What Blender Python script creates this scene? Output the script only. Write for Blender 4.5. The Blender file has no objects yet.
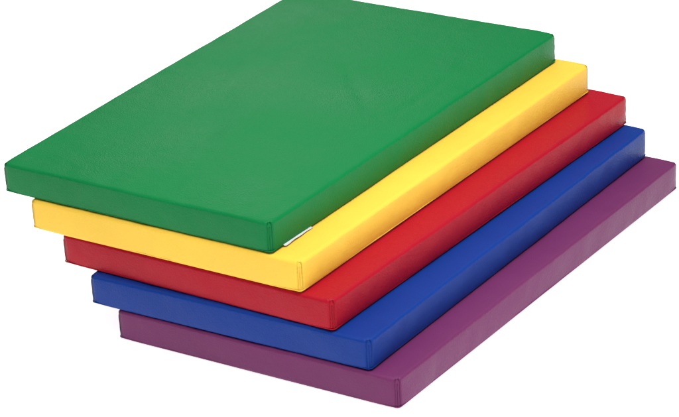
import bpy, bmesh, math
from mathutils import Matrix, Vector, noise
C=bpy.context.scene.collection
R=math.radians
# ------------------------------------------------------------ materials
def vinyl(name,col,rough=0.40,spec=0.13):
    m=bpy.data.materials.new(name); m.use_nodes=True; nt=m.node_tree; N=nt.nodes; Lk=nt.links
    b=N['Principled BSDF']
    tc=N.new('ShaderNodeTexCoord')
    big=N.new('ShaderNodeTexNoise'); big.inputs['Scale'].default_value=4.2; big.inputs['Detail'].default_value=4
    Lk.new(tc.outputs['Object'],big.inputs['Vector'])
    mr=N.new('ShaderNodeMapRange'); mr.inputs[1].default_value=.3; mr.inputs[2].default_value=.7
    mr.inputs[3].default_value=.95; mr.inputs[4].default_value=1.05
    Lk.new(big.outputs['Fac'],mr.inputs[0])
    mx=N.new('ShaderNodeMix'); mx.data_type='RGBA'; mx.blend_type='MULTIPLY'; mx.inputs[0].default_value=1
    mx.inputs[6].default_value=(*col,1)
    Lk.new(mr.outputs[0],mx.inputs[7]); Lk.new(mx.outputs[2],b.inputs['Base Color'])
    mr2=N.new('ShaderNodeMapRange'); mr2.inputs[1].default_value=.3; mr2.inputs[2].default_value=.7
    mr2.inputs[3].default_value=rough-.07; mr2.inputs[4].default_value=rough+.10
    Lk.new(big.outputs['Fac'],mr2.inputs[0]); Lk.new(mr2.outputs[0],b.inputs['Roughness'])
    b.inputs['Specular IOR Level'].default_value=spec
    vo=N.new('ShaderNodeTexVoronoi'); vo.inputs['Scale'].default_value=360
    Lk.new(tc.outputs['Object'],vo.inputs['Vector'])
    b1=N.new('ShaderNodeBump'); b1.inputs['Strength'].default_value=.35; b1.inputs['Distance'].default_value=.0010
    Lk.new(vo.outputs['Distance'],b1.inputs['Height'])
    n2=N.new('ShaderNodeTexNoise'); n2.inputs['Scale'].default_value=15; n2.inputs['Detail'].default_value=3; n2.inputs['Roughness'].default_value=.5
    n2.inputs['Distortion'].default_value=.3
    Lk.new(tc.outputs['Object'],n2.inputs['Vector'])
    b2=N.new('ShaderNodeBump'); b2.inputs['Strength'].default_value=.42; b2.inputs['Distance'].default_value=.005
    Lk.new(n2.outputs['Fac'],b2.inputs['Height']); Lk.new(b1.outputs[0],b2.inputs['Normal'])
    Lk.new(b2.outputs[0],b.inputs['Normal'])
    return m
def plain(name,col,rough=.6,emit=0):
    m=bpy.data.materials.new(name); m.use_nodes=True; b=m.node_tree.nodes['Principled BSDF']
    b.inputs['Base Color'].default_value=(*col,1); b.inputs['Roughness'].default_value=rough
    b.inputs['Specular IOR Level'].default_value=.1
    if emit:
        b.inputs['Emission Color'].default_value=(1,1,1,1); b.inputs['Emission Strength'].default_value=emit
    return m
# ------------------------------------------------------------ helpers
def link(name,me,mat,parent=None):
    o=bpy.data.objects.new(name,me); C.objects.link(o); me.materials.append(mat)
    for p in me.polygons: p.use_smooth=True
    if parent: o.parent=parent
    return o
def axis(h,r,step):
    rim=[0,.18,.4,.65,.85,1.0]
    a=[-h+r*t for t in rim]
    n=max(2,int(round(2*(h-r)/step))); inner=[-(h-r)+2*(h-r)*i/n for i in range(1,n)]
    return a+inner+[-v for v in reversed(a)]
def cover_mesh(W,L,T,seed,dome):
    r=.0058; hx,hy,hz=W/2,L/2,T/2
    X=axis(hx,r,.0075);Y=axis(hy,r,.0075);Z=axis(hz,r,.005)
    idx={};vs=[];fs=[]
    so=Vector((seed*7.3,seed*3.1,seed*1.7))
    def vert(x,y,z):
        k=(round(x,6),round(y,6),round(z,6))
        if k in idx: return idx[k]
        c=Vector((max(-hx+r,min(hx-r,x)),max(-hy+r,min(hy-r,y)),max(-hz+r,min(hz-r,z))))
        d=Vector((x,y,z))-c
        n=d.normalized(); p=c+n*r
        ex=(hx-abs(x));ey=(hy-abs(y))
        top=max(0,n.z)
        if top>0:
            p.z+=top*(dome*(1-(x/hx)**4)*(1-(y/hy)**4))
            p.z+=top*.0008*noise.noise(so+Vector((x*5,y*5,0)))
            fx=math.exp(-ex/.045);fy=math.exp(-ey/.045)
            inx=min(1,ex/.012);iny=min(1,ey/.012)
            p.z+=top*(.0003+.0014*inx)*fx*noise.noise(so+Vector((3,y*28,x*6)))
            p.z+=top*(.0003+.0014*iny)*fy*noise.noise(so+Vector((x*28,9,y*6)))
            if dome>.002:
                for kk,(u,v) in enumerate(((5*x+2*y,1.6*y-1.2*x),(2.5*x-2*y,3.2*y+2*x),(1.5*x+4*y,3*x))):
                    q=noise.noise(so+Vector((u,v,4+5*kk)))
                    p.z-=top*.0018*max(0,1-abs(q)*7)**2*max(0,noise.noise(so+Vector((x*4,y*4,8+kk)))+.3)*(1-fx)*(1-fy)
        zz=1-(z/hz)**2
        if abs(n.x)>.3:
            s=1 if n.x>0 else -1
            e=min(1,ey/.03)
            p.x+=s*abs(n.x)*(.0014*zz*e+.0012*noise.noise(so+Vector((s*2,y*5,z*8)))+(.0003+.0010*zz)*noise.noise(so+Vector((s*5,y*26,z*20))))
        if abs(n.y)>.3:
            s=1 if n.y>0 else -1
            e=min(1,ex/.03)
            p.y+=s*abs(n.y)*(.0014*zz*e+.0012*noise.noise(so+Vector((x*5,s*4,z*8)))+(.0003+.0010*zz)*noise.noise(so+Vector((x*26,s*7,z*20))))
        cc=math.exp(-(ex+ey)/.016)
        p.z-=cc*.0020*(1 if z>0 else -.6)
        if abs(n.x)>.1: p.x-=math.copysign(.0020*cc,x)
        if abs(n.y)>.1: p.y-=math.copysign(.0020*cc,y)
        p.z+=hz
        idx[k]=len(vs);vs.append(p);return idx[k]
    def grid(A,B,f,flip):
        for i in range(len(A)-1):
            for j in range(len(B)-1):
                q=[f(A[i],B[j]),f(A[i+1],B[j]),f(A[i+1],B[j+1]),f(A[i],B[j+1])]
                q=[vert(*t) for t in q]
                fs.append(q[::-1] if flip else q)
    grid(X,Y,lambda a,b:(a,b,hz),False);grid(X,Y,lambda a,b:(a,b,-hz),True)
    grid(X,Z,lambda a,b:(a,-hy,b),False);grid(X,Z,lambda a,b:(a,hy,b),True)
    grid(Y,Z,lambda a,b:(hx,a,b),False);grid(Y,Z,lambda a,b:(-hx,a,b),True)
    me=bpy.data.meshes.new('cover');me.from_pydata([tuple(v) for v in vs],[],fs);me.update();return me
def tube(name,pts,rad,closed,seg=8):
    vs=[];fs=[];n=len(pts)
    for i,p in enumerate(pts):
        a=pts[(i-1)%n] if (closed or i>0) else p; b=pts[(i+1)%n] if (closed or i<n-1) else p
        t=(b-a).normalized(); u=Vector((0,0,1)) if abs(t.z)<.8 else Vector((1,0,0))
        s=t.cross(u).normalized(); w=s.cross(t)
        for k in range(seg):
            th=2*math.pi*k/seg; vs.append(p+rad*(s*math.cos(th)+w*math.sin(th)))
    for i in range(n if closed else n-1):
        for k in range(seg):
            fs.append([i*seg+k,i*seg+(k+1)%seg,((i+1)%n)*seg+(k+1)%seg,((i+1)%n)*seg+k])
    if not closed:
        fs.append(list(range(seg))[::-1]);fs.append([(n-1)*seg+k for k in range(seg)])
    me=bpy.data.meshes.new(name);me.from_pydata([tuple(v) for v in vs],[],fs);me.update();return me
def perimeter(hx,hy,rc,z,seed):
    pts=[]
    def seg(ax,ay,bx,by):
        n=int(math.hypot(bx-ax,by-ay)/.012)
        for i in range(n): t=i/n; pts.append([ax+(bx-ax)*t,ay+(by-ay)*t])
    def arc(cx,cy,a0):
        for i in range(6):
            a=a0+math.pi/2*i/6; pts.append([cx+rc*math.cos(a),cy+rc*math.sin(a)])
    seg(-hx+rc,-hy,hx-rc,-hy);arc(hx-rc,-hy+rc,-math.pi/2)
    seg(hx,-hy+rc,hx,hy-rc);arc(hx-rc,hy-rc,0)
    seg(hx-rc,hy,-hx+rc,hy);arc(-hx+rc,hy-rc,math.pi/2)
    seg(-hx,hy-rc,-hx,-hy+rc);arc(-hx+rc,-hy+rc,math.pi)
    return [Vector((x,y,z+.0005*noise.noise(Vector((x*20,y*20,seed))))) for x,y in pts]
# ------------------------------------------------------------ the mats
Wd,L0,T=.61,.9769,.05908
pose=[(0,0,0,-.030),(.06296,-.005577,0,-.0089),(.1275,-.00145,-.008,.011),(.2002,-.0191,.02178,.0089),(.2579,-.01913,.01563,.0189)]
cols=[(.0015,.172,.043),(.86,.54,.062),(.36,.004,.016),(.004,.034,.225),(.145,.025,.100)]
names=['green','yellow','red','blue','purple']
labels=['green vinyl exercise mat lying on top of the stack, above the yellow one',
 'yellow vinyl exercise mat lying between the green and red mats',
 'red vinyl exercise mat in the middle of the stack, under the yellow mat',
 'blue vinyl exercise mat lying between the red and purple mats',
 'purple vinyl exercise mat at the bottom of the stack on the white surface']
for m in range(5):
    zb=(4-m)*T; dx,dy,a,dl=pose[m]; Ln=L0+dl
    e=bpy.data.objects.new('floor_mat',None);C.objects.link(e)
    ca,sa=math.cos(a),math.sin(a)
    e.location=(dx+Wd/2*ca-Ln/2*sa,dy+Wd/2*sa+Ln/2*ca,zb);e.rotation_euler=(0,0,a);e.empty_display_size=.1
    e['label']=labels[m];e['category']='mat';e['group']='colourful foam mats fanned out in one stack'
    mat=vinyl(names[m]+'_vinyl',cols[m])
    dark=vinyl(names[m]+'_seam_vinyl',tuple(c*.9 for c in cols[m]),.5,.1)
    link('cover',cover_mesh(Wd,Ln,T,m+1,.003 if m==0 else .0004),mat,e)
    link('bottom_seam',tube('bottom_seam',perimeter(Wd/2-.0006,Ln/2-.0006,.007,.0045,m),.0011,True),dark,e)
    for sx in(-1,1):
        for sy in(-1,1):
            k=.0058*(1-math.sqrt(.5))+.0015
            px,py=sx*(Wd/2-k),sy*(Ln/2-k)
            pts=[Vector((px+.0003*math.sin(i*1.7),py,.006+(T-.016)*i/8)) for i in range(9)]
            link('corner_seam',tube('corner_seam',pts,.0008,False,6),dark,e)
    if m==0:
        vs=[];fs=[];y0,y1=-Ln/2+.034,-Ln/2+.118;NU,NV=16,8
        for layer in(0,1):
            for i in range(NU+1):
                for j in range(NV+1):
                    v=j/NV;o_=.0064*v;z=.0050-.0026*min(1,v*1.6)+(.0004 if layer else 0)
                    z+=.0009*v*math.sin(i/NU*3.4+.4)
                    vs.append((Wd/2-.001+o_*(1-.30*i/NU+.08*math.sin(i*.9)),y0+(y1-y0)*i/NU+.002*v,z))
        K=(NU+1)*(NV+1)
        for i in range(NU):
            for j in range(NV):
                q=[i*(NV+1)+j,(i+1)*(NV+1)+j,(i+1)*(NV+1)+j+1,i*(NV+1)+j+1]
                fs.append(q);fs.append([K+t for t in q[::-1]])
        for j in range(NV):
            for i in(0,NU):
                q=[i*(NV+1)+j,i*(NV+1)+j+1];fs.append([q[0],q[1],K+q[1],K+q[0]])
        for i in range(NU):
            for j in (0,NV):
                q=[i*(NV+1)+j,(i+1)*(NV+1)+j];fs.append([q[0],q[1],K+q[1],K+q[0]])
        me=bpy.data.meshes.new('care_tag');me.from_pydata(vs,[],fs);me.update()
        bm=bmesh.new();bm.from_mesh(me);bmesh.ops.recalc_face_normals(bm,faces=bm.faces);bm.to_mesh(me);bm.free()
        t=link('care_tag',me,plain('tag_cloth',(.62,.62,.61),.8),e);t['label']='small white care tag sewn into the bottom seam'
# ------------------------------------------------------------ ground
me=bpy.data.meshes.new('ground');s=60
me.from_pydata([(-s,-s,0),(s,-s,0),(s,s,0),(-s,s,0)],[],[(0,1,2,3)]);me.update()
g=link('ground',me,plain('white_ground_added_glow',(.9,.9,.9),.9,.78));g['kind']='structure'  # plain white ground; glow added so it stays white and shadows wash out
# ------------------------------------------------------------ light
w=bpy.data.worlds.new('World');bpy.context.scene.world=w;w.use_nodes=True
nt=w.node_tree;bg=nt.nodes['Background']
tc=nt.nodes.new('ShaderNodeTexCoord');sx=nt.nodes.new('ShaderNodeSeparateXYZ');nt.links.new(tc.outputs['Generated'],sx.inputs[0])
mr=nt.nodes.new('ShaderNodeMapRange');mr.interpolation_type='SMOOTHSTEP'
mr.inputs[1].default_value=.30;mr.inputs[2].default_value=.95;mr.inputs[3].default_value=.10;mr.inputs[4].default_value=.95
nt.links.new(sx.outputs['Z'],mr.inputs[0]);nt.links.new(mr.outputs[0],bg.inputs[1]);bg.inputs[0].default_value=(1,1,1,1)
def area(loc,target,size,power):
    l=bpy.data.lights.new('softbox','AREA');l.shape='SQUARE';l.size=size;l.energy=power
    o=bpy.data.objects.new('softbox',l);C.objects.link(o);o.location=loc
    o.rotation_euler=(Vector(target)-Vector(loc)).to_track_quat('-Z','Y').to_euler()
area((1.1,.1,3.0),(.4,.4,.1),1.5,88)
area((3.2,-.4,.7),(.5,.4,.12),1.2,9)
area((-1.9,3.3,1.75),(.2,.6,.28),.9,6)
# ------------------------------------------------------------ camera
cx,cy,cz,yaw,pitch,roll,f=3.267,-3.483,2.306,.7859,.5823,-.1448,2.746
fw=Vector((-math.sin(yaw)*math.cos(pitch),math.cos(yaw)*math.cos(pitch),-math.sin(pitch)))
r=Vector((math.cos(yaw),math.sin(yaw),0));u=r.cross(fw)
r2=r*math.cos(roll)+u*math.sin(roll);u2=-r*math.sin(roll)+u*math.cos(roll)
cam=bpy.data.cameras.new('camera');co=bpy.data.objects.new('camera',cam);C.objects.link(co)
M=Matrix((r2,u2,-fw)).transposed().to_4x4();M.translation=Vector((cx,cy,cz));co.matrix_world=M
cam.sensor_width=36;cam.lens=36*f*1000/679;cam.shift_x=347.5/679;cam.shift_y=471/679;cam.clip_end=500
bpy.context.scene.camera=co
sc=bpy.context.scene;sc.view_settings.view_transform='Standard';sc.view_settings.look='None';sc.view_settings.exposure=0
